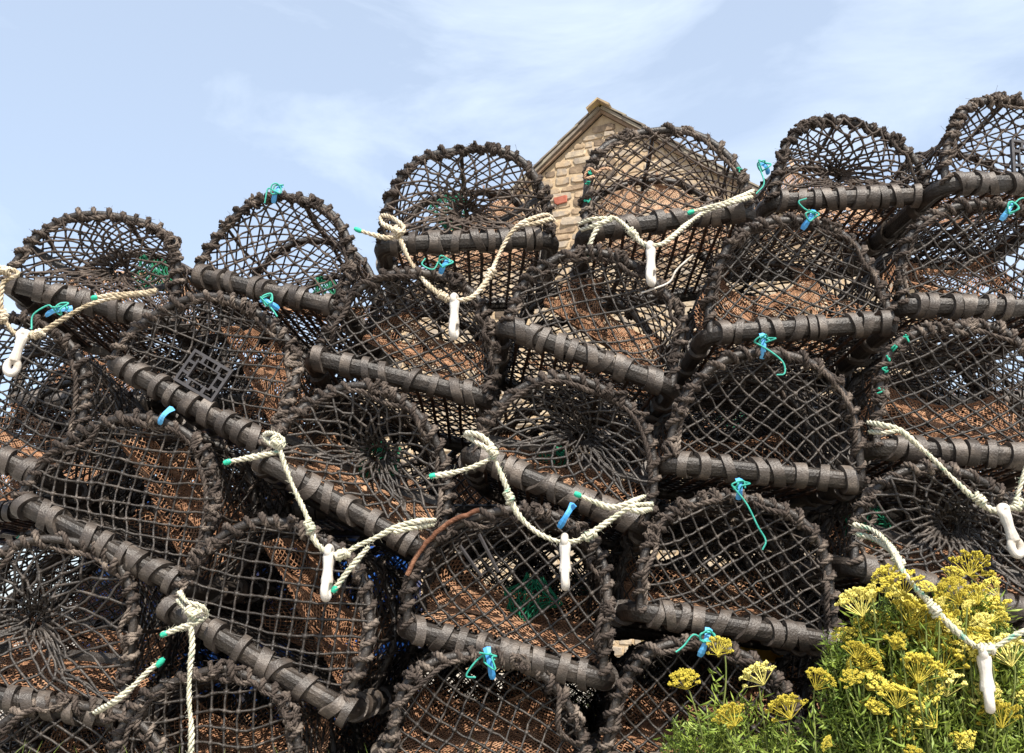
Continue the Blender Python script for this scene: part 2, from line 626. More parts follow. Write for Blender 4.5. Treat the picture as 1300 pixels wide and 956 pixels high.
def add_net(mb, mapf, nodes, A, B, r, knot, mid=True, sides=4):
    PA, PB = mapf(A), mapf(B)
    if mid:
        Mi = mapf((A + B) / 2) + rng.normal(size=PA.shape) * r * .5
        segs(mb, PA, Mi, r * rng.uniform(.85, 1.15, len(PA)), sides)
        segs(mb, Mi, PB, r * rng.uniform(.85, 1.15, len(PA)), sides)
    else:
        segs(mb, PA, PB, r, sides)
    if knot:
        blobs(mb, mapf(nodes), knot)


def make_creel(name, W, H, L, net, square, opts, top_row=False, detail=True):
    root = link(name, None)
    a, h = W / 2 - .022, H - .028
    netm = M['net_top'] if top_row else M['net']
    wob = Warp(.010, 8)
    # rubber-sheathed base frame
    hw, rc = W / 2 - .012, .055
    pts = []
    for cx, cy, a0 in ((hw - rc, L - rc, 0), (-(hw - rc), L - rc, 90), (-(hw - rc), rc, 180), (hw - rc, rc, 270)):
        for t in np.linspace(0, 90, 7):
            pts.append((cx + rc * math.cos(R(a0 + t)), cy + rc * math.sin(R(a0 + t)), 0))
    P = resample(np.array(pts), .022, closed=True)
    T = tangents(P, True)
    N = np.cross(T, [0, 0, 1.])
    NB_ = (N, np.tile([0, 0, 1.], (len(P), 1)))
    m = MB()
    tube(m, P, .0258, 18, closed=True, NB=NB_, prof=BAR_PROF, split=True)
    base = m.build('base_frame', M['rubber'], root)
    # straps round the front bar, then a few round the side bars
    ns = rng.integers(8, 12)
    xs_ = np.linspace(-hw + .045, hw - .045, ns) + rng.normal(0, .012, ns)
    if rng.random() < .6:
        xs_ = np.append(xs_, xs_[rng.integers(0, ns)] + .030)
    for x in xs_:
        s = link('rubber_strap', STRAP_MESHES[rng.integers(0, 6)], base)
        s.location = (x, 0, .001)
        s.rotation_euler = (rng.uniform(0, 6.28), 0, rng.normal(0, .10))
    for sx in (-1, 1):
        for y in (.16, .30, .46):
            s = link('rubber_strap', STRAP_MESHES[rng.integers(0, 6)], base)
            s.location = (sx * hw, y + rng.normal(0, .02), .001)
            s.rotation_euler = (0, 0, R(90) + rng.normal(0, .1))
    # floor rods
    for k in range(11):
        x = -hw + 2 * hw * (k + 1) / 12
        key = (round(L, 2), k % 2)
        if key not in ROD_MESH:
            mr = MB()
            q = np.stack([.003 * np.sin(np.linspace(0, 5, 12) + k), np.linspace(.0, L, 12), .002 * np.cos(np.linspace(0, 4, 12))], 1)
            tube(mr, q, .0052, 6)
            ROD_MESH[key] = mr.mesh('floor_rod', M['steel'])
        s = link('floor_rod', ROD_MESH[key], root)
        s.location = (x + rng.normal(0, .003), 0, -.004)
        s.rotation_euler = (0, 0, rng.normal(0, .012))
    # hoops and the rope wound round them
    front_pts = None
    for hi_, (y, hname) in enumerate(((0, 'front_hoop'), (L * .5, 'middle_hoop'), (L, 'rear_hoop'))):
        C = arch_curve(a, h, wob=wob)
        C[:, 1] += y
        m = MB()
        tube(m, C, .0115, 8)
        hoop = m.build(hname, M['rubber'], root)
        m = MB()
        if hi_ == 0:
            front = C
            W1 = wrap_rope(m, C, .0148, .0086, opts.get('pitch', .040), jitter=.42)
            C2 = resample(C, .01) + np.array([0, -.006, 0])
            C2 = C2 + unit(C2 * [1, 0, 1] - [0, 0, h * .4]) * (-.012)
            C2 += wob(C2[:, 0] * 4, C2[:, 2] * 4) * .9
            rope(m, C2, .0072)
            # lashings: short tangles of rope where the hoop meets the net
            for _ in range(opts.get('tangles', 5)):
                i0 = rng.integers(2, len(C) - 2)
                c = C[i0]
                loop = c + np.clip(rng.normal(size=(9, 3)), -1.2, 1.2) * [.015, .010, .015] + [0, -.010, 0]
                rope(m, catmull(loop, 7), .0060)
            m2 = MB()
            fuzz(m2, W1, 420, .006, .017, .0006)
            fuzz(m2, C2, 140, .006, .02, .0006)
            fz = m2.build('frayed_fibres', M['rope'], hoop)
            tag(fz, kind='stuff')
        else:
            wrap_rope(m, C, .0155, .0075, .075, jitter=.2, ds=.012)
        m.build('hoop_rope', M['rope'], hoop)
    # ridge rod along the top and a stay on each side
    m = MB()
    for s_ in (.5, .2, .8):
        i = int(len(front) * s_)
        q = np.linspace(0, L, 10)[:, None] * [0, 1, 0] + front[i]
        q[:, 2] -= .012 * np.sin(np.linspace(0, 2 * np.pi, 10)) ** 2
        tube(m, q, .007 if s_ == .5 else .005, 6)
    m.build('ridge_rod', M['rubber'], root)

    # ---- front net
    ins = lambda x, z: np.maximum((np.abs(x) / a) ** NEXP + (np.maximum(z, 0) / h) ** NEXP - 1, (.022 - z) * 8)
    dep = Warp(.012, 8)
    m = MB()
    rr = .0032
    if net == 'flat':
        if square is None:
            cw, ch = rng.uniform(.056, .062), rng.uniform(.047, .054)
            e1, e2 = np.array([cw / 2, ch / 2]), np.array([-cw / 2, ch / 2])
            sh = rng.normal(0, .06)
        else:
            c = rng.uniform(.037, .041)
            e1, e2 = np.array([c, 0]), np.array([0, c])
            sh = R(square)
        rot = np.array([[math.cos(sh), -math.sin(sh)], [math.sin(sh), math.cos(sh)]])
        e1, e2 = rot @ e1, rot @ e2
        skew = rng.normal(0, .16)

        def fmap(q):
            x, z = q[:, 0], q[:, 1]
            f_ = np.clip(-ins(x, z) * 1.6, 0, 1)[:, None]
            d = dep(x, z) * f_
            d[:, 1] = d[:, 1] * 1.3 + .022 * f_[:, 0]
            d[:, 2] -= .010 * f_[:, 0]
            xx = x + (skew * (z - .12) * f_[:, 0] * .4)
            return np.stack([xx, np.full(len(x), -.006), z], 1) + d
        nodes, A, B = lattice_net(ins, e1, e2, -a, a, 0, h, rng.uniform(0, .03, 2))
        nodes = nodes[np.argsort(nodes[:, 0])]
        add_net(m, fmap, nodes, A, B, rr, .0086)
        # same jitter for all strands keeps the knots tied: only the middles move
    else:
        # funnel entrance: meshes drawn in to a bunched eye
        K, RN = 22, 6
        eye = np.array(opts.get('eye', (.0, .16)))
        ed = opts.get('eye_depth', .10)
        per = np.concatenate([front[:, [0, 2]], np.stack([np.linspace(a, -a, 24)[1:-1], np.full(22, .03)], 1)])
        per3 = resample(np.stack([per[:, 0], per[:, 0] * 0, per[:, 1]], 1), .004, closed=True)[:, [0, 2]]

        def fn(u, t):
            i = (u / K % 1) * len(per3)
            p = per3[i.astype(int) % len(per3)]
            ang = np.arctan2(p[:, 1] - eye[1], p[:, 0] - eye[0])
            rim = eye + .026 * np.stack([np.cos(ang), np.sin(ang)], 1)
            w = (t ** .82)[:, None]
            q = p * (1 - w) + rim * w
            sag = -.010 * np.sin(np.pi * t)
            y = -.004 + ed * t ** 1.7
            jj = dep(q[:, 0] * 2, q[:, 1] * 2) * (np.sin(np.pi * np.clip(t, 0, 1)) * .8)[:, None]
            return np.stack([q[:, 0], y, q[:, 1] + sag], 1) + jj
        u, t = np.meshgrid(np.arange(K), np.arange(RN + 1))
        uo = (u + .5 * (t % 2)).astype(float) + rng.normal(0, .07, u.shape) * (t > 0)
        P = fn(uo.ravel(), t.ravel() / RN).reshape(RN + 1, K, 3)
        for k in range(RN):
            for sft in (0, 1):
                src = P[k]
                dst = P[k + 1][(np.arange(K) + (sft if k % 2 else sft - 1)) % K]
                mdp = (src + dst) / 2 + rng.normal(size=src.shape) * .003
                segs(m, src, mdp, rr * 1.15, 5)
                segs(m, mdp, dst, rr * 1.15, 5)
            if k:
                blobs(m, P[k], .0082)
        # bunched eye: binding rings plus a few loose ends
        ang = np.linspace(0, 2 * np.pi, 24, endpoint=False)
        c0 = P[-1].mean(0)
        for k in range(3):
            q = c0 + np.stack([.026 * np.cos(ang), .012 * k + .003 * np.sin(3 * ang), .026 * np.sin(ang)], 1)
            tube(m, q, .0042, 5, closed=True)
        q = c0 + rng.normal(size=(26, 3)) * [.03, .02, .03]
        segs(m, q, q + rng.normal(size=(26, 3)) * [.02, .012, .02] + [0, 0, -.012], .0030, 4)
        for k in range(5):                       # the tail of the eye runs to the middle hoop
            b = c0 + rng.normal(size=3) * .012
            e = np.array([rng.uniform(-.08, .08), L * .5, .05 + rng.uniform(0, .1)])
            segs(m, b[None], e[None], .003, 4)
    m.build('front_net', netm, root)
    if net == 'funnel' and opts.get('battens', True):
        for sx in (-1, 1):
            m = MB()
            p0 = np.array([sx * (a - .02), .02, .085 + .02 * rng.normal() + (.05 if sx > 0 else 0)])
            p1 = np.array([sx * .045 + eye[0], .10, eye[1] - .075])
            q = p0 + (p1 - p0) * np.linspace(0, 1, 6)[:, None]
            T = tangents(q)
            NN = np.tile(unit(np.array([0, .25, 1.])), (6, 1))
            NN = unit(NN - T * (NN * T).sum(1, keepdims=True))
            tube(m, q, .013, 4, NB=(NN, np.cross(T, NN)), prof=[1, .32, 1, .32])
            m.build('batten', M['rubber'], root, smooth=False)

    # ---- cover net over the arch
    AL = np.concatenate([[0], np.cumsum(np.linalg.norm(np.diff(front, axis=0), axis=1))])
    S = AL[-1]
    sagw = Warp(.006, 12)
    nrm = unit(np.cross(tangents(front), [0, 1., 0]))

    def smap(q):
        s, y = np.clip(q[:, 0], 0, S), q[:, 1]
        p = np.stack([np.interp(s, AL, front[:, c]) for c in range(3)], 1)
        nn = np.stack([np.interp(s, AL, nrm[:, c]) for c in range(3)], 1)
        nn = np.where(((p - [0, 0, h * .35]) * nn).sum(1, keepdims=True) > 0, nn, -nn)
        sag = np.abs(np.sin(2 * np.pi * y / L)) * .020
        j = sagw(s, y)
        p = p - nn * (sag[:, None] - .004)
        p[:, 1] = y
        return p + j * np.clip(sag * 80, 0, 1)[:, None]
    insS = lambda s, y: np.maximum(np.maximum(.02 - s, s - S + .02), np.maximum(.0 - y, y - L))
    cw, ch = .056, .064
    nodes, A, B = lattice_net(insS, np.array([cw / 2, ch / 2]), np.array([-cw / 2, ch / 2]), 0, S, 0, L, rng.uniform(0, .03, 2))
    m = MB()
    add_net(m, smap, nodes, A, B, .0029, .0058 if detail else 0, mid=False)
    m.build('cover_net', netm, root)
    # ---- rear net
    nodes, A, B = lattice_net(ins, np.array([.022, .020]), np.array([-.022, .020]), -a, a, 0, h, rng.uniform(0, .03, 2))
    m = MB()
    rmap = lambda q: np.stack([q[:, 0], np.full(len(q), L + .004), q[:, 1]], 1) + dep(q[:, 0] * 1.3, q[:, 1]) * np.clip(-ins(q[:, 0], q[:, 1]), 0, 1)[:, None]
    add_net(m, rmap, nodes, A, B, .0029, 0, mid=False)
    m.build('rear_net', netm, root)
    # ---- floor net
    insF = lambda x, y: np.maximum(np.abs(x) - hw, np.maximum(.01 - y, y - L + .01))
    nodes, A, B = lattice_net(insF, np.array([.03, .03]), np.array([-.03, .03]), -hw, hw, 0, L, rng.uniform(0, .03, 2))
    m = MB()
    add_net(m, lambda q: np.stack([q[:, 0], q[:, 1], np.full(len(q), .006)], 1), nodes, A, B, .0026, 0, mid=False)
    m.build('floor_net', netm, root)

    # ---- brown funnel ramp inside: from the front sill up to the middle hoop, its top edge sagging
    lh, rh, sg = opts.get('ramp', (.21, .20, .09))
    y0, y1 = opts.get('ramp_y', (.05, .34))
    x0f, x1f = opts.get('ramp_x', (-.96, .96))
    bw = Warp(.015, 16)
    uw = Warp(.05, 7)
    botl = opts.get('bot', .03)

    def bmap(q):
        e_ = uw(q[:, 0], q[:, 1]) * (np.clip(q[:, 0] * (1 - q[:, 0]) * 4, 0, 1) * np.clip(q[:, 1] * (1 - q[:, 1]) * 4, 0, 1))[:, None]
        u, v = np.clip(q[:, 0] + e_[:, 0], 0, 1), np.clip(q[:, 1] + e_[:, 1], 0, 1)
        uu = x0f + (x1f - x0f) * u
        zt = lh + (rh - lh) * u - sg * 4 * u * (1 - u) * .9
        zt = np.maximum(zt, .05)
        wx = a * np.clip(1 - (np.clip(zt * v, 0, h * .98) / h) ** NEXP, .02, 1) ** (1 / NEXP)
        x = uu * wx
        zb = botl * (1 - u) + .03 * u
        z = zb + (zt - zb) * v ** 1.25
        y = y0 + (y1 - y0) * v
        return np.stack([x, y, z], 1) + bw(x, y + z) * (np.sin(np.pi * np.clip(v, 0, 1)) ** .5 * .9 + .1)[:, None]
    insB = lambda u, v: np.maximum(np.maximum(-u, u - 1), np.maximum(-v, v - 1))
    du, dv = .028, .054
    nodes, A, B = lattice_net(insB, np.array([du / 2, dv / 2]), np.array([-du / 2, dv / 2]), 0, 1, 0, 1, rng.uniform(0, .01, 2))
    hole = rng.uniform(.1, .9, (3, 2))
    mid2 = (A + B) / 2
    ok = np.min(np.hypot(mid2[:, None, 0] - hole[None, :, 0], (mid2[:, None, 1] - hole[None, :, 1]) * .8), 1) > rng.uniform(.02, .06)
    ok &= rng.random(len(A)) > .03
    A, B = A[ok], B[ok]
    m = MB()
    add_net(m, bmap, nodes, A, B, .0021, 0, mid=False, sides=3)
    uu = np.linspace(0, 1, 40)
    edge = bmap(np.stack([uu, np.ones(40)], 1))
    rope(m, edge, .004)
    fuzz(m, edge, 40, .01, .04, .0008)
    br = M['brown_pale'] if opts.get('pale') else M['brown']
    m.build('funnel_net', br, root)
    # second inner funnel in the rear chamber
    nodes, A, B = lattice_net(insB, np.array([.022, .04]), np.array([-.022, .04]), 0, 1, 0, 1, rng.uniform(0, .01, 2))
    m = MB()
    y0, y1, lh, rh, sg, botl = L * .52, L * .86, .2, .22, .05, .03
    add_net(m, bmap, nodes, A, B, .0016, 0, mid=False, sides=3)
    m.build('inner_funnel_net', M['brown'], root)

    # ---- extras
    if opts.get('bag'):
        bx_, bz_ = opts['bag']
        m = MB()
        K = 16
        wob_b = rng.uniform(0, 6, 3)
        for zz in range(9):
            u = (np.arange(K) + .5 * (zz % 2)) / K * 2 * np.pi
            rad = .040 * math.sin(math.pi * (zz + .7) / 9.6) * (1 + .3 * math.sin(zz * 1.3 + wob_b[0])) + .006
            ring = np.stack([bx_ + .012 * math.sin(zz * .7 + wob_b[1]) + rad * np.cos(u) * (1.2 + .4 * np.sin(2 * u + wob_b[2])), .28 + rad * np.sin(u) * .5, bz_ + .015 * zz + .008 * np.sin(2 * u + zz)], 1)
            if zz:
                sft = 0 if zz % 2 == 0 else 1
                segs(m, prev, ring, .0022, 3)
                segs(m, prev, np.roll(ring, 1 if zz % 2 else -1, 0), .0022, 3)
            prev = ring
        m.build('bait_bag', M['bait'], root)
    if opts.get('panel'):
        px_, pz_, rot_ = opts['panel']
        m = MB()
        w_, h_ = .066, .052
        for x0_, x1_, z0_, z1_ in ((-w_, w_, h_ - .008, h_), (-w_, w_, -h_, -h_ + .008), (-w_, -w_ + .008, -h_, h_), (w_ - .008, w_, -h_, h_),
                                   (-w_ * .62, w_ * .62, h_ * .55 - .004, h_ * .55), (-w_ * .62, w_ * .62, -h_ * .55, -h_ * .55 + .004),
                                   (-w_ * .62, -w_ * .62 + .006, -h_ * .55, h_ * .55), (w_ * .62 - .006, w_ * .62, -h_ * .55, h_ * .55),
                                   (-.03, -.02, h_ * .55, h_ - .008), (.02, .03, h_ * .55, h_ - .008), (-.03, -.02, -h_ + .008, -h_ * .55), (.02, .03, -h_ + .008, -h_ * .55),
                                   (-w_ + .008, -w_ * .62, -.02, -.012), (-w_ + .008, -w_ * .62, .012, .02), (w_ * .62, w_ - .008, -.02, -.012), (w_ * .62, w_ - .008, .012, .02)):
            d = rng.uniform(0, .0008)
            box_faces(m, (x0_, -.005 - d, z0_), (x1_, .005 + d, z1_))
        p = m.build('escape_panel', M['plastic'], root, smooth=False)
        p['label'] = 'black plastic rectangular escape panel tied in the net'
        p.location = (px_, -.018, pz_)
        p.rotation_euler = (0, R(rot_), 0)
    for fr in opts.get('green', []):
        i = int(fr * (len(front) - 1))
        m = MB()
        c = front[i] + [0, -.02, 0]
        tube(m, catmull(c + rng.normal(size=(7, 3)) * [.0055, .004, .0055], 5), .0026, 5)
        m.build('green_lashing', M['green'], root)
    if opts.get('rusty'):
        lo, hi = opts['rusty']
        m = MB()
        i0, i1 = int(lo * len(front)), int(hi * len(front))
        q = front[i0:i1] + [0, -.022, 0]
        q = q + unit(q * [1, 0, 1]) * .012
        tube(m, q + rng.normal(size=q.shape) * .0012, .0065, 8)
        o = m.build('bare_hoop', M['rust'], root)
        o['label'] = 'bare rusty stretch of the hoop'
    if opts.get('ties'):
        for (xa, za, xb, zb) in opts['ties']:
            m = MB()
            segs(m, [[xa, -.03, za]], [[xb, -.012, zb]], .0045, 4)
            m.build('cable_tie', M['plastic'], root, smooth=False)
    return root


# name key, bar left, bar right, arch top (photo pixels), distance, yaw, net, square angle, options, label
POTS = [
    ('Q0', (-60, 1050), (215, 1050), (75, 925), 2.46, 2, 'flat', None, {}, 'creel at the bottom left, hidden below the leftmost bottom funnel'),
    ('Q1', (118, 1000), (400, 1010), (262, 846), 2.44, -3, 'flat', 8, {'ramp': (.2, .16, .07)}, 'mostly hidden creel under the long sloping bars, bottom left'),
    ('Q2', (470, 985), (750, 985), (600, 824), 2.45, 3, 'flat', None, {}, 'creel in the bottom row with a teal and blue tag on its arch'),
    ('Q3', (755, 975), (1040, 985), (885, 802), 2.45, -4, 'flat', None, {}, 'bottom creel with a yellow box showing through and flowers before it'),
    ('Q4', (1050, 960), (1330, 975), (1190, 800), 2.47, 0, 'flat', None, {}, 'bottom right creel hidden behind the yellow flowers'),
    ('P0', (-105, 868), (165, 915), (55, 667), 2.48, 4, 'funnel', None, {'eye': (-.06, .19), 'eye_depth': .08, 'ramp': (.19, .22, .05)}, 'bottom left creel with a grey rope arch and a drawn-in funnel mouth'),
    ('P1', (200, 765), (445, 905), (383, 648), 2.46, -4, 'flat', 20, {'ramp': (.30, .17, .02), 'bot': .25, 'ramp_x': (-.55, .9)}, 'steeply tilted square-netted creel with a toggle hanging before its right side'),
    ('P2', (505, 795), (775, 865), (658, 626), 2.46, -3, 'flat', None, {'ramp': (.22, .13, .06), 'rusty': (.12, .38), 'bag': (.02, .09), 'ties': ((-.13, .27, -.06, .19), (-.17, .23, -.10, .17))}, 'creel with a bare rusty stretch of hoop, under the central toggle'),
    ('P3', (800, 775), (1075, 818), (938, 615), 2.48, 3, 'flat', None, {'ramp': (.10, .09, .03), 'ramp_y': (.3, .42)}, 'dark creel with yellow showing through, left of the flowers'),
    ('P4', (1075, 715), (1345, 790), (1212, 580), 2.47, -3, 'funnel', None, {'eye': (.0, .19), 'bag': (-.16, .10), 'ramp': (.21, .2, .06)}, 'right-hand creel with a drawn-in funnel mouth just above the flowers'),
    ('N0', (-150, 520), (70, 612), (15, 385), 2.56, 5, 'flat', -4, {'ramp': (.10, .10, .02), 'ramp_y': (.3, .4)}, 'creel at the left edge with upright square netting and a blue tag'),
    ('N1', (12, 632), (250, 752), (190, 514), 2.50, -3, 'flat', 16, {'ramp': (.31, .20, .02), 'bot': .26, 'ramp_x': (-.55, .95)}, 'tilted creel on the left with blue light behind its brown net'),
    ('N2', (318, 576), (548, 706), (482, 470), 2.53, 3, 'funnel', None, {'eye': (-.0, .18), 'bag': (-.02, .12), 'ramp': (.2, .17, .05)}, 'tilted funnel-mouthed creel left of the centre, its long bar running down to the right'),
    ('N3', (588, 572), (825, 672), (728, 462), 2.53, -2, 'funnel', None, {'eye': (.0, .19), 'bag': (-.06, .05), 'ramp': (.16, .21, .06)}, 'central funnel-mouthed creel with two battens and a tilted bar'),
    ('N4', (838, 588), (1106, 612), (978, 436), 2.51, 2, 'flat', None, {'ramp': (.10, .08, .03), 'ramp_y': (.3, .42), 'pitch': .05}, 'creel right of the centre with even diamond netting and a teal tail on its arch'),
    ('N5', (1104, 566), (1365, 585), (1235, 404), 2.51, -3, 'flat', None, {'ramp_y': (.10, .26), 'ramp': (.29, .25, .08), 'green': (.20, .24, .28, .32, .14)}, 'right-edge creel with green lashings on its left side and bright brown net'),
    ('M1', (132, 452), (352, 574), (278, 350), 2.56, -3, 'flat', 14, {'panel': (.0, .085, 2), 'ramp_y': (.08, .26), 'ramp': (.35, .22, .02), 'bot': .24, 'ramp_x': (-.30, .95)}, 'tilted creel with a black rectangular escape panel above its sloping bar'),
    ('M2', (388, 452), (625, 507), (525, 332), 2.63, 0, 'flat', None, {'ramp_y': (.10, .28), 'ramp': (.33, .26, .07), 'bot': .12, 'ramp_x': (-.6, .95)}, 'tilted creel under the hanging rope of the tall top creel, brown net inside'),
    ('M3', (632, 412), (862, 494), (778, 310), 2.59, 2, 'flat', None, {'ramp_y': (.10, .28), 'ramp': (.35, .22, .05), 'bot': .14, 'ramp_x': (-.7, .95)}, 'tilted creel with brown net beneath the creel in front of the gable'),
    ('M4', (893, 424), (1142, 410), (1016, 274), 2.58, 0, 'flat', None, {'ramp_y': (.14, .30), 'ramp': (.30, .31, .11)}, 'level creel with a sagging brown net and a blue and green tag on top'),
    ('M5', (1136, 388), (1375, 392), (1262, 250), 2.60, 0, 'flat', None, {'ramp_y': (.14, .30), 'ramp': (.31, .28, .09)}, 'right-edge creel below the topmost one, with a blue clip on its arch'),
    ('T1', (2, 358), (228, 412), (122, 254), 2.70, 4, 'funnel', None, {'eye': (.0, .15), 'pale': 1, 'bag': (.03, .15), 'ramp_y': (.26, .34), 'ramp': (.20, .33, .03), 'tangles': 3}, 'topmost creel at the left end with a funnel mouth against the sky'),
    ('T2', (236, 343), (440, 396), (350, 236), 2.74, -6, 'flat', None, {'bag': (.07, .05), 'ramp': (.10, .10, .04), 'tangles': 8}, 'second top creel from the left with a teal tag on its arch'),
    ('T3', (478, 312), (706, 302), (592, 177), 2.72, 1, 'funnel', None, {'eye': (.0, .14), 'pale': 1, 'bag': (-.05, .16), 'ramp_y': (.26, .34), 'ramp': (.14, .34, .03)}, 'top creel left of the gable with a cream rope slung below its bar'),
    ('T4', (736, 294), (958, 268), (848, 154), 2.70, -2, 'flat', None, {'pale': 1, 'ramp_y': (.24, .34), 'ramp': (.38, .36, .10), 'ramp_x': (-.8, .96), 'green': (.16, .20, .10, .86), 'pitch': .058}, 'top creel standing in front of the stone gable'),
    ('T5', (972, 256), (1186, 248), (1076, 147), 2.76, 0, 'funnel', None, {'eye': (-.0, .13), 'pale': 1, 'battens': False, 'ramp_y': (.26, .34), 'ramp': (.33, .20, .03)}, 'top creel right of the gable with a round funnel net against the sky'),
    ('T6', (1186, 240), (1410, 226), (1292, 113), 2.70, 7, 'flat', None, {'panel': (.02, .07, -80), 'ramp': (.1, .1, .04), 'tangles': 9}, 'highest creel at the right edge, cut by the frame'),
]
pot_objs, pot_y = {}, {}
for key, bl, brr, ap, Y, yaw, net, sq, opts, label in POTS:
    A_, B_, C_ = unproject(*bl, Y), unproject(*brr, Y), unproject(*ap, Y)
    d = B_ - A_
    W = float(np.hypot(d[0], d[2]))
    roll = math.atan2(-d[2], d[0])
    mid = (A_ + B_) / 2
    up = np.array([math.sin(roll), 0, math.cos(roll)])
    H = float((C_ - mid).dot(up))
    W, H = min(max(W, .50), .60), min(max(H, .31), .46)
    o = make_creel('lobster_creel', W, H, .66, net, sq, opts, top_row=key[0] == 'T')
    o.location = mid
    o.rotation_euler = (R(rng.normal(0, 1.2)), roll, R(yaw))
    tag(o, label, 'lobster creel', 'lobster creels stacked in a pile')
    pot_objs[key], pot_y[key] = o, Y


def copy_tree(o, parent=None):
    c = o.copy()
    col.objects.link(c)
    c.parent = parent
    for ch in list(o.children):
        copy_tree(ch, c)
    return c


# an inferred second row behind the lower creels, placed to darken their interiors; only dark meshes of it show through the front ones
back = []
srcs = ['P3', 'N4', 'N5', 'P2', 'M4', 'Q2', 'M5', 'Q3']
for r_, (z, n0) in enumerate(((.035, 0), (.445, .28), (.855, 0), (1.265, .28))):
    for i in range(7):
        xb = -1.85 + n0 + i * .60
        if r_ == 3 and not (.35 < xb or xb < -.8):
            continue
        c = copy_tree(pot_objs[srcs[(i * 3 + r_ * 2) % len(srcs)]])
        c.location = (xb + rng.normal(0, .02), 3.30 + .03 * r_, z)
        c.rotation_euler = (0, 0, R(180 + rng.normal(0, 3)) if i % 2 else R(rng.normal(0, 3)))
        if i % 2:
            c.location.y += .66
        tag(c, 'dark creel in the second row, seen only through the front creels', 'lobster creel', 'second row of creels behind')

for r_, (z, n0) in enumerate(((.035, .2), (.445, .5), (.855, .2), (1.265, .5))):  # rearmost row, added to darken what shows through the creels
    for i in range(-3 if r_ in (2, 3) else 0, 5 if r_ < 3 else 3):
        if i == -1 and r_ == 3:
            continue
        c = copy_tree(pot_objs[srcs[(i * 2 + r_ * 3) % len(srcs)]])
        c.location = (-.55 + n0 + i * .60 + (.5 if r_ == 3 and i >= 0 else 0) + rng.normal(0, .02), 4.02 + .03 * r_, z)
        c.rotation_euler = (0, 0, R(rng.normal(0, 3)))
        tag(c, 'creel of the added rearmost row, darkening the view through the meshes', 'lobster creel', 'added rearmost row of creels')


# ------------------------------------------------------------------ cream rope bridles with white toggles
def px(pts, Y):
    out = []
    for p in pts:
        out.append(unproject(p[0], p[1], p[2] if len(p) > 2 else Y))
    return np.array(out)


def knot(mb, c, d, r):
    d = unit(np.asarray(d, float))
    u = unit(np.cross(d, [0.1, 1, 0.2]))
    w = np.cross(d, u)
    t = np.linspace(0, 2 * np.pi * 2.6, 50)
    P = c + d * ((t / t[-1] - .5) * r * 4.0)[:, None] + (np.cos(t)[:, None] * u + np.sin(t)[:, None] * w) * r * 1.12
    x = c + np.linspace(-1, 1, 12)[:, None] * (d * r * 1.6 + u * r * .7) + w * r * 1.5 * np.sin(np.linspace(0, np.pi, 12))[:, None]
    rope(mb, P, r * .92)
    rope(mb, x, r * .92)


TOG = None


def toggle_mesh():
    m = MB()
    t = np.linspace(0, 2 * np.pi, 28, endpoint=False)
    for cz, rx, rz, tr in ((-.004, .0105, .0095, .0096), (-.098, .0130, .019, .0105)):
        q = np.stack([rx * np.cos(t), 0 * t, cz + rz * np.sin(t)], 1)
        tube(m, q, tr, 12, closed=True)
    q = np.stack([np.zeros(9), np.zeros(9), np.linspace(-.010, -.082, 9)], 1)
    tube(m, q, np.array([.014, .0150, .0142, .0130, .0124, .0128, .014, .0155, .015]), 12)
    return m.mesh('toggle', M['white'])


def bridle(label, Y, lines, knots, toggles, tips=(), mat_='cream', r=.0073):
    root = link('rope_bridle', None)
    allp = [catmull(px(l, Y), 12) for l in lines]
    root.location = allp[0][0]
    off = np.array(root.location)
    m = MB()
    fz = MB()
    for P in allp:
        rope(m, P - off, r)
        fuzz(m, resample(P, .01) - off, int(len(P) * 2.5), .004, .012, .0004)
    m.build('rope', M[mat_], root)
    for kx, ky, ang, *ky_ in knots:
        m = MB()
        c = unproject(kx, ky, (ky_[0] if ky_ else Y) - .006) - off
        knot(m, c, (math.cos(R(ang)), 0, -math.sin(R(ang))), r)
        m.build('rope_knot', M[mat_], root)
    for (tx, ty, lean, turn, *ty_) in toggles:
        o = link('toggle', toggle_mesh(), root)
        o.location = unproject(tx, ty, (ty_[0] if ty_ else Y) - .002) - off
        o.rotation_euler = (0, R(lean), R(turn))
        md = o.modifiers.new('merge', 'REMESH')
        md.mode = 'VOXEL'
        md.voxel_size = .0016
        md.use_smooth_shade = True
        o['label'] = 'white plastic toggle'
    for (x, y, x2, y2) in tips:
        m = MB()
        q = px([(x, y), (x2, y2)], Y - .001) - off
        tube(m, np.linspace(q[0], q[1], 5), np.array([r * .7, r * 1.02, r * 1.04, r * 1.02, r * .7]), 8)
        m.build('dipped_end', M['dip'], root)
    tag(root, label, 'rope', 'cream rope bridles with white toggles')
    return root


bridle('cream rope with a white toggle hanging at the left edge', 2.50,
       [[(-12, 338), (8, 340), (24, 348), (4, 360), (2, 395), (14, 418), (28, 428)],
        [(28, 428), (48, 424), (75, 408), (110, 388), (150, 377), (198, 369)],
        [(118, 378), (150, 374), (190, 372)]],
       [(48, 424, -20), (4, 402, 80), (6, 344, 10)], [(30, 424, 10, 20)], [(116, 379, 124, 377)])
bridle('cream rope slung under the top creel left of the gable', 2.64,
       [[(452, 291), (470, 297), (492, 302), (508, 298), (512, 288), (498, 276), (484, 274, 2.68), (486, 284, 2.66), (500, 292), (508, 304), (520, 330), (540, 358, 2.60), (562, 376, 2.565), (577, 382, 2.56)],
        [(577, 382, 2.56), (598, 378, 2.565), (614, 362, 2.58), (624, 345, 2.60), (636, 318), (652, 292), (672, 279), (694, 273, 2.67), (704, 280, 2.70)],
        [(660, 286), (678, 284), (700, 278, 2.66)]],
       [(563, 376, 30, 2.565), (622, 348, -60, 2.6), (505, 294, 50)], [(577, 378, 0, 70, 2.56)], [(450, 290, 459, 294)])
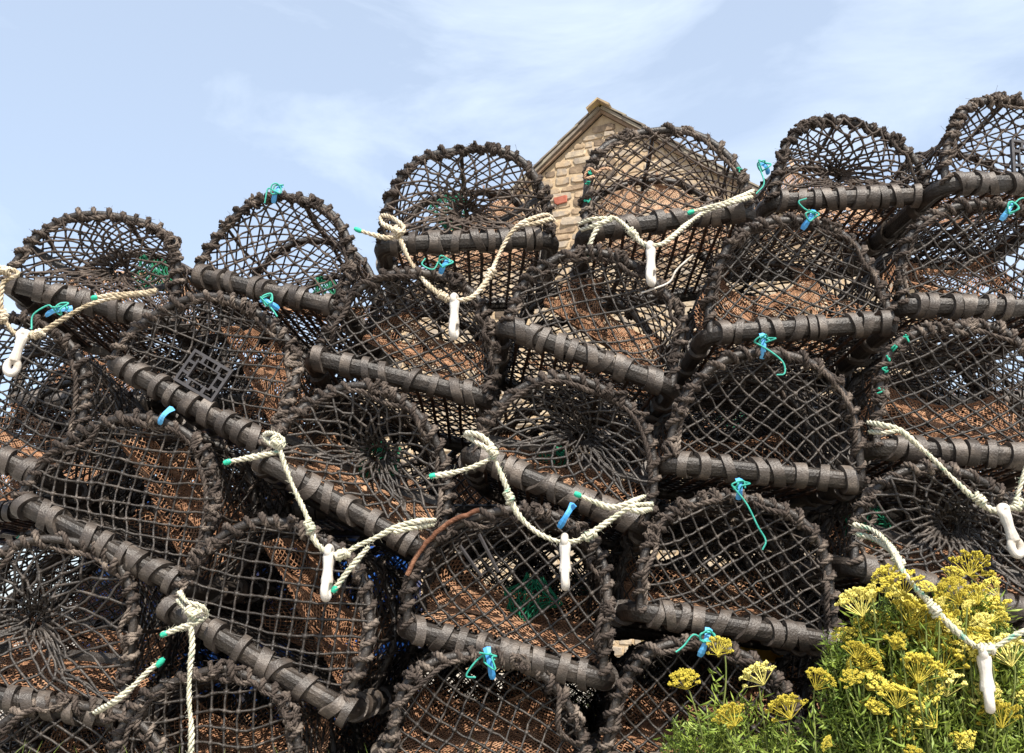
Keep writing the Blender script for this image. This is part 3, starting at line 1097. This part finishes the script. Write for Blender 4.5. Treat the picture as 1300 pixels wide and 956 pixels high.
bridle('cream rope slung across the creel in front of the gable', 2.62,
       [[(746, 323), (752, 302), (762, 285), (776, 276), (790, 283), (804, 296, 2.56), (816, 309, 2.53), (828, 312, 2.52)],
        [(828, 312, 2.52), (844, 308, 2.53), (866, 290, 2.56), (890, 272), (914, 262), (938, 255), (954, 250, 2.66)],
        [(736, 284, 2.67), (752, 278), (770, 277)], [(738, 292, 2.67), (756, 286), (776, 279)],
        [(874, 270), (900, 263), (930, 254), (956, 243, 2.66)]],
       [(804, 297, 50, 2.56)], [(826, 312, 4, 60, 2.52)], [(744, 326, 747, 317), (873, 271, 881, 268)], mat_='cream_green')
bridle('cream rope across the tilted creel left of the centre', 2.38,
       [[(286, 587), (312, 582), (338, 577), (354, 572), (360, 560), (348, 550), (336, 552, 2.44), (340, 560, 2.42), (354, 570), (362, 592), (374, 622), (388, 652), (394, 672), (402, 690), (416, 702)],
        [(416, 702), (432, 706), (452, 694), (478, 682), (506, 668), (530, 662), (552, 660, 2.44)],
        [(424, 750), (438, 730), (456, 708), (468, 694)], [(500, 676), (524, 670), (550, 666, 2.44)]],
       [(393, 668, 65), (434, 704, -20), (352, 562, 40)], [(418, 698, 3, 78)], [(284, 588, 294, 585), (422, 752, 428, 744)], mat_='cream_green')
bridle('cream rope draped over the creel with the rusty hoop', 2.38,
       [[(547, 605), (575, 600), (602, 592), (622, 582), (628, 572), (614, 556), (600, 550), (592, 552, 2.42), (606, 562), (624, 574), (632, 592), (642, 616), (648, 634), (660, 656), (682, 676), (704, 686), (718, 688)],
        [(718, 688), (734, 686), (748, 678), (764, 668), (784, 654), (804, 642), (828, 640, 2.44)],
        [(731, 627), (752, 636), (776, 644), (800, 638), (818, 630, 2.44)], [(796, 646), (812, 649), (826, 646, 2.44)]],
       [(646, 630, 65), (748, 680, -30), (626, 574, 55)], [(717, 684, 0, 82)], [(729, 626, 738, 630), (545, 605, 554, 603)], mat_='cream_green')
bridle('pale green flecked rope crossing the funnel creel at the right edge', 2.38,
       [[(1102, 536, 2.43), (1122, 540), (1142, 546), (1166, 566), (1190, 588), (1214, 612), (1238, 634), (1256, 646), (1272, 650)],
        [(1104, 548, 2.43), (1124, 549), (1140, 546)], [(1272, 650), (1288, 642), (1294, 622), (1302, 596), (1312, 560)]],
       [(1243, 634, 45), (1292, 640, -60)], [(1273, 646, -14, 12)], mat_='cream_green')
bridle('pale green flecked rope running down into the yellow flowers', 2.08,
       [[(1084, 666, 2.40), (1106, 672, 2.36), (1124, 686, 2.3), (1138, 706, 2.2), (1146, 724), (1162, 746), (1184, 770), (1204, 792), (1226, 812), (1248, 826)],
        [(1088, 678, 2.40), (1110, 684, 2.36), (1128, 696, 2.3), (1142, 714, 2.2)], [(1248, 826), (1266, 820), (1286, 808), (1312, 796)]],
       [(1184, 772, 50), (1140, 712, 55, 2.2), (1252, 824, 0)], [(1248, 826, -3, 66)], [], mat_='cream_green')
bridle('cream rope hanging straight down from the tilted bar, bottom left', 2.38,
       [[(228, 752, 2.42), (238, 764), (256, 770), (262, 782, 2.41), (248, 790), (232, 796), (206, 806)],
        [(226, 762, 2.42), (240, 776), (256, 778), (244, 768), (242, 788), (244, 820), (241, 850), (240, 890), (243, 930), (240, 990)],
        [(120, 905, 2.44), (146, 890), (168, 872), (186, 854), (206, 838)]],
       [(244, 778, 40)], [], [(204, 807, 213, 803), (199, 846, 208, 836)], mat_='cream_green')


# ------------------------------------------------------------------ blue tags and green twine
def twine_tag(label, x, y, Y, ang, length, tail, clip=True, twine=True, mt='teal'):
    root = link('twine_tag', None)
    c = unproject(x, y, Y)
    root.location = c
    u = np.array([math.cos(R(ang)), 0, -math.sin(R(ang))])
    s = length / 480.0
    if clip:
        m = MB()
        t = np.linspace(0, 1, 9)[:, None]
        q = u * (t * s) + np.array([0, -1, 0]) * (.016 * np.sin(np.pi * t))
        T = tangents(q)
        NN = unit(np.cross(T, [0, 1., 0]))
        tube(m, q, np.array([.010, .0085, .0068, .0066, .0066, .0068, .008, .0085, .006]), 4, NB=(NN, np.cross(T, NN)), prof=[1, .42, 1, .42])
        m.build('clip', M['blue'], root, smooth=False)
    if twine:
        m = MB()
        t = np.linspace(0, 2 * np.pi * rng.uniform(1.3, 2.2), 11)
        lr = rng.uniform(.010, .022, (11, 1))
        sq = rng.uniform(.5, 1.2)
        loop = np.stack([np.cos(t), -.5 + .4 * np.sin(2 * t), np.sin(t) * sq], 1) * lr + rng.normal(size=(11, 3)) * .004
        loop = loop + u * s * .35 - [0, .012, 0]
        tube(m, catmull(loop, 6), .0024, 6)
        if tail:
            q = np.array([unproject(a_, b_, Y - .02) for a_, b_ in tail]) - c
            q = np.concatenate([[loop[3]], q])
            tube(m, catmull(q, 8), .0024, 6)
        m.build('twine', M[mt], root)
    tag(root, label, 'twine tag', 'blue clips and green twine tied to the creels')


for a_ in [
    ('teal twine bow on top of the second top creel from the left', 357, 236, 2.71, 110, 30, [(340, 240), (336, 258)]),
    ('blue clip with teal twine on the creel with the escape panel', 332, 380, 2.52, 30, 28, [(345, 392), (352, 402)]),
    ('blue tag with a green loop beside the leftmost toggle', 92, 392, 2.51, 165, 36, [(60, 388), (42, 400), (40, 418)]),
    ('plain blue clip bent over the tilted creel on the left', 219, 518, 2.46, 125, 26, None, True, False),
    ('blue tag with green twine under the top creel left of the gable', 570, 330, 2.60, 120, 24, [(550, 342), (536, 336), (540, 328)]),
    ('blue clip with green loop on top of the level creel right of the gable', 1034, 268, 2.54, 125, 34, [(1020, 264), (1014, 256), (1024, 252)]),
    ('blue clip and long green tail on the even diamond-netted creel', 968, 424, 2.47, 95, 34, [(978, 446), (994, 460), (996, 474), (986, 476)]),
    ('blue clip with a thin green tail on the dark creel above the flowers', 938, 608, 2.44, 95, 26, [(948, 640), (962, 668), (972, 686), (968, 698)]),
    ('plain blue clip on the arch beside the central toggle', 728, 640, 2.41, 122, 34, None, True, False),
    ('blue clip with a green loop at the bottom centre', 618, 822, 2.40, 78, 36, [(602, 842), (592, 858), (604, 860)]),
    ('blue clip with spread teal twine on the bottom creel by the flowers', 900, 798, 2.40, 112, 34, [(880, 806), (868, 820), (858, 828)]),
    ('blue clip with a teal tail left of the top creel right of the gable', 966, 208, 2.72, 60, 20, [(970, 232), (960, 246)]),
    ('blue clip hanging on the right-edge creel below the topmost one', 1284, 258, 2.56, 125, 32, [(1296, 252), (1310, 256)]),
]:
    twine_tag(*a_)

# white plastic offcut hooked in the net below the gable creel
m = MB()
q = px([(814, 372), (832, 366), (850, 358), (858, 344), (868, 334), (880, 324)], 2.535)
tube(m, catmull(q - q[0], 6), np.array([.003] * 31), 5)
o = m.build('cable_offcut', M['white'])
o.location = q[0]
tag(o, 'thin white plastic cable caught on the netting under the gable', 'cable')
m = MB()
q = px([(776, 215), (766, 214), (757, 219), (748, 214, 2.64), (742, 226, 2.64), (754, 224)], 2.655)
rope(m, catmull(q - q[0], 8), .0055)
o = m.build('orange_cord', M['brown_pale'])
o.location = q[0]
tag(o, 'frayed orange cord knotted on the hoop before the gable', 'cord')


# ------------------------------------------------------------------ fish boxes behind
def fish_box(label, x, y, z, rz, mt, group):
    root = link('fish_box', None)
    root.location = (x, y, z)
    root.rotation_euler = (0, 0, R(rz))
    w, d, h, t = .38, .26, .26, .018
    m = MB()
    box_faces(m, (-w, -d, 0), (w, d, t))
    m.build('bottom', M[mt], root, smooth=False)
    for nm, lo, hi in (('end_panel', (-w, -d, t + .001), (-w + t, d, h)), ('end_panel', (w - t, -d, t + .001), (w, d, h)),
                       ('side_panel', (-w + t + .001, -d, t + .001), (w - t - .001, -d + t, h)), ('side_panel', (-w + t + .001, d - t, t + .001), (w - t - .001, d, h))):
        m = MB()
        box_faces(m, lo, hi)
        m.build(nm, M[mt], root, smooth=False)
    m = MB()
    for lo, hi in (((-w - .015, -d - .015, h + .001), (w + .015, -d + .015, h + .022)), ((-w - .015, d - .015, h + .001), (w + .015, d + .015, h + .022)),
                   ((-w - .015, -d + .016, h + .001), (-w + .015, d - .016, h + .022)), ((w - .015, -d + .016, h + .001), (w + .015, d - .016, h + .022))):
        box_faces(m, lo, hi)
    for k in range(7):
        xx = -w + .06 + k * (2 * w - .12) / 6
        box_faces(m, (xx - .01, -d - .012, .02), (xx + .01, -d - .001, h))
    m.build('rim', M[mt], root, smooth=False)
    tag(root, label, 'fish box', group)


NTH = ('lowest', 'second', 'third', 'topmost')
for k in range(4):
    fish_box(NTH[k] + ' blue fish box of the tall stack behind the far left creels',
             -1.72 + .02 * (k % 2), 4.95, .283 * k, 6 - 4 * k, 'fishblue', 'blue fish boxes behind')
for k in range(3):
    fish_box(('lowest', 'middle', 'topmost')[k] + ' blue fish box of the short stack behind the tilted creels',
             -.86 + .02 * (k % 2), 4.98, .283 * k, -3 + 3 * k, 'fishblue', 'blue fish boxes behind')
for k in range(2):
    fish_box(('lower', 'upper')[k] + ' yellow fish box behind the bottom creels', 1.05 + .03 * k, 5.05, .283 * k, -5 + 6 * k, 'fishyellow', 'yellow fish boxes behind')

# rough grass at the foot of the pile, front and back
m = MB()
nb = 5200
bx = rng.uniform(-2.3, 2.4, nb)
by = np.where(rng.random(nb) < .25, rng.uniform(2.15, 2.42, nb), rng.uniform(4.75, 5.3, nb))
hb = rng.uniform(.05, .22, nb)
b0 = np.stack([bx, by, np.full(nb, -.02)], 1)
lean = rng.normal(size=(nb, 2)) * .35
b1 = b0 + np.stack([lean[:, 0] * hb * .4, lean[:, 1] * hb * .4, hb * .6], 1)
b2 = b0 + np.stack([lean[:, 0] * hb, lean[:, 1] * hb, hb], 1)
wv = np.stack([rng.normal(size=nb), rng.normal(size=nb), np.zeros(nb)], 1)
wv = unit(wv) * .003
V = np.stack([b0 - wv, b0 + wv, b1 + wv * .8, b1 - wv * .8, b2], 1).reshape(-1, 3)
i5 = (np.arange(nb) * 5)[:, None]
m.add(V, np.concatenate([i5 + [0, 1, 2, 3]]))
m.add(V, i5 + [3, 2, 4])
o = m.build('grass', M['grass'])
tag(o, 'rough green grass round the foot of the creels', 'grass', kind='stuff')

# ------------------------------------------------------------------ rock samphire in flower
UMBEL = []
for k in range(4):
    m = MB()
    sm = MB()
    nu = 17 + 2 * k
    for i in range(nu):
        rr = math.sqrt((i + .5) / nu)
        th = i * 2.39996 + k
        c = np.array([rr * math.cos(th), rr * math.sin(th), .78 * math.sqrt(max(1 - rr * rr, 0)) + rng.normal(0, .06)])
        nf = 24
        d = rng.normal(size=(nf, 3))
        d[:, 2] = np.abs(d[:, 2]) * .8
        us = rng.uniform(.7, 1.25)
        blobs(m, c + unit(d) * .20 * us * rng.uniform(.45, 1.1, (nf, 1)), .062)
        segs(m, np.array([[0, 0, -.42]]), c[None] - [[0, 0, .05]], .018, 3)
    UMBEL.append(m.mesh('flower_head', M['petal'], False))

PLANTS = [
    ('big clump of yellow flowering samphire in the bottom right corner', (1150, 2.20), [(1143, 748, 25), (1092, 772, 22), (1110, 802, 24), (1160, 786, 26), (1178, 792, 26), (1128, 735, 15), (1176, 748, 10), (1144, 772, 18), (1088, 830, 15), (1168, 856, 22), (1142, 800, 14), (1105, 870, 18), (1140, 890, 22), (1075, 900, 18), (1180, 915, 24), (1110, 925, 20)]),
    ('yellow flowering samphire with the white toggle hanging in it', (1235, 2.22), [(1234, 725, 22), (1210, 732, 12), (1212, 758, 20), (1238, 760, 18), (1200, 798, 22), (1222, 792, 24), (1260, 786, 26), (1205, 842, 26), (1215, 862, 26), (1280, 834, 24), (1274, 864, 18), (1240, 812, 14), (1296, 872, 20), (1230, 900, 24), (1270, 915, 22), (1200, 905, 16)]),
    ('low yellow samphire before the bottom creel, left of the big clump', (960, 2.24), [(965, 862, 20), (1038, 868, 16), (912, 826, 14), (870, 868, 16), (1000, 905, 22), (930, 915, 18)]),
]
for label, (bx_, Yp), heads in PLANTS:
    root = link('samphire_plant', None)
    b = unproject(bx_, 900, Yp)
    b[2] = 0
    root.location = b
    stems, leaves = MB(), MB()
    lp, ld, ll = [], [], []
    extra = [] if len(heads) < 12 else [(hx + rng.uniform(-34, 34), hy + rng.uniform(4, 50), hr * rng.uniform(.45, .85)) for hx, hy, hr in heads * 2]
    for k, (hx, hy, hr) in enumerate(heads + extra):
        Yh = Yp + rng.uniform(-.13, .03)
        c = unproject(hx, hy, Yh) - b
        r = hr / F * Yh * 1.12
        tilt = rng.normal(0, .22, 2)
        o = link('flower_head', UMBEL[k % 4], root)
        o.location = c
        o.scale = (r, r, r * rng.uniform(.8, 1.1))
        o.rotation_euler = (tilt[0] + .55, tilt[1], rng.uniform(0, 6.28))
        root_pt = np.array([c[0] * .45 + rng.normal(0, .03), c[1] * .4 + rng.normal(0, .03) + .02, 0])
        mid1 = np.array([c[0] * .8 + rng.normal(0, .02), c[1] * .8, c[2] * .5])
        P = catmull([root_pt, mid1, c - [0, r * -.12, r * .4]], 12)
        tube(stems, P + np.sin(np.linspace(0, 5, len(P)))[:, None] * rng.normal(size=3) * [.012, .012, 0], np.linspace(.0030, .0018, len(P)), 5)
        for p in P[5:-3]:
            kk = 4
            lp.append(np.repeat(p[None], kk, 0) + rng.normal(size=(kk, 3)) * .010)
            ld.append(rng.normal(size=(kk, 3)) * [1, 1, .5] + [0, 0, .75])
    # side shoots filling the clump
    xs_ = np.array([h[0] for h in heads])
    for k in range(300 if len(heads) > 12 else 50):
        hx = rng.uniform(xs_.min() - 25, xs_.max() + 25)
        top = min([h[1] for h in heads if abs(h[0] - hx) < 40] or [860])
        hy = rng.uniform(top + (34 if len(heads) > 12 else 55), 960)
        c = unproject(hx, hy, Yp + rng.uniform(-.05, .12)) - b
        kk = 10
        P = catmull([[c[0] * .8, c[1] * .8, max(c[2] - .14, 0)], c * [.95, .95, 1] - [0, 0, .05], c], 5)
        tube(stems, P, .0016, 5)
        for p in P[3:]:
            lp.append(np.repeat(p[None], 5, 0) + rng.normal(size=(5, 3)) * .010)
            ld.append(rng.normal(size=(5, 3)) * [1, 1, .6] + [0, 0, .5])
    lp, ld = np.concatenate(lp), unit(np.concatenate(ld))
    ln = rng.uniform(.016, .040, (len(lp), 1))
    mid_ = lp + ld * ln * .5 + rng.normal(size=lp.shape) * .002
    end_ = mid_ + unit(ld + [0, 0, .25] + rng.normal(size=lp.shape) * .15) * ln * .5
    u = unit(np.cross(ld, rng.normal(size=ld.shape)))
    w = np.cross(ld, u)
    wd = .0024
    V = np.stack([lp + u * wd * .6, lp - u * wd * .6, mid_ + u * wd, mid_ + w * wd * .7, mid_ - u * wd, end_], 1).reshape(-1, 3)
    i6 = (np.arange(len(lp)) * 6)[:, None]
    leaves.add(V, np.concatenate([i6 + f for f in ([0, 2, 3], [0, 3, 1], [1, 3, 4], [2, 5, 3], [3, 5, 4], [0, 1, 4])]))
    leaves.add(V, np.concatenate([i6 + [0, 4, 2], i6 + [2, 4, 5]]))
    stems.build('stem', M['stem'], root)
    o = leaves.build('foliage', M['leaf'], root)
    tag(o, kind='stuff')
    tag(root, label, 'plant', 'samphire plants in flower')
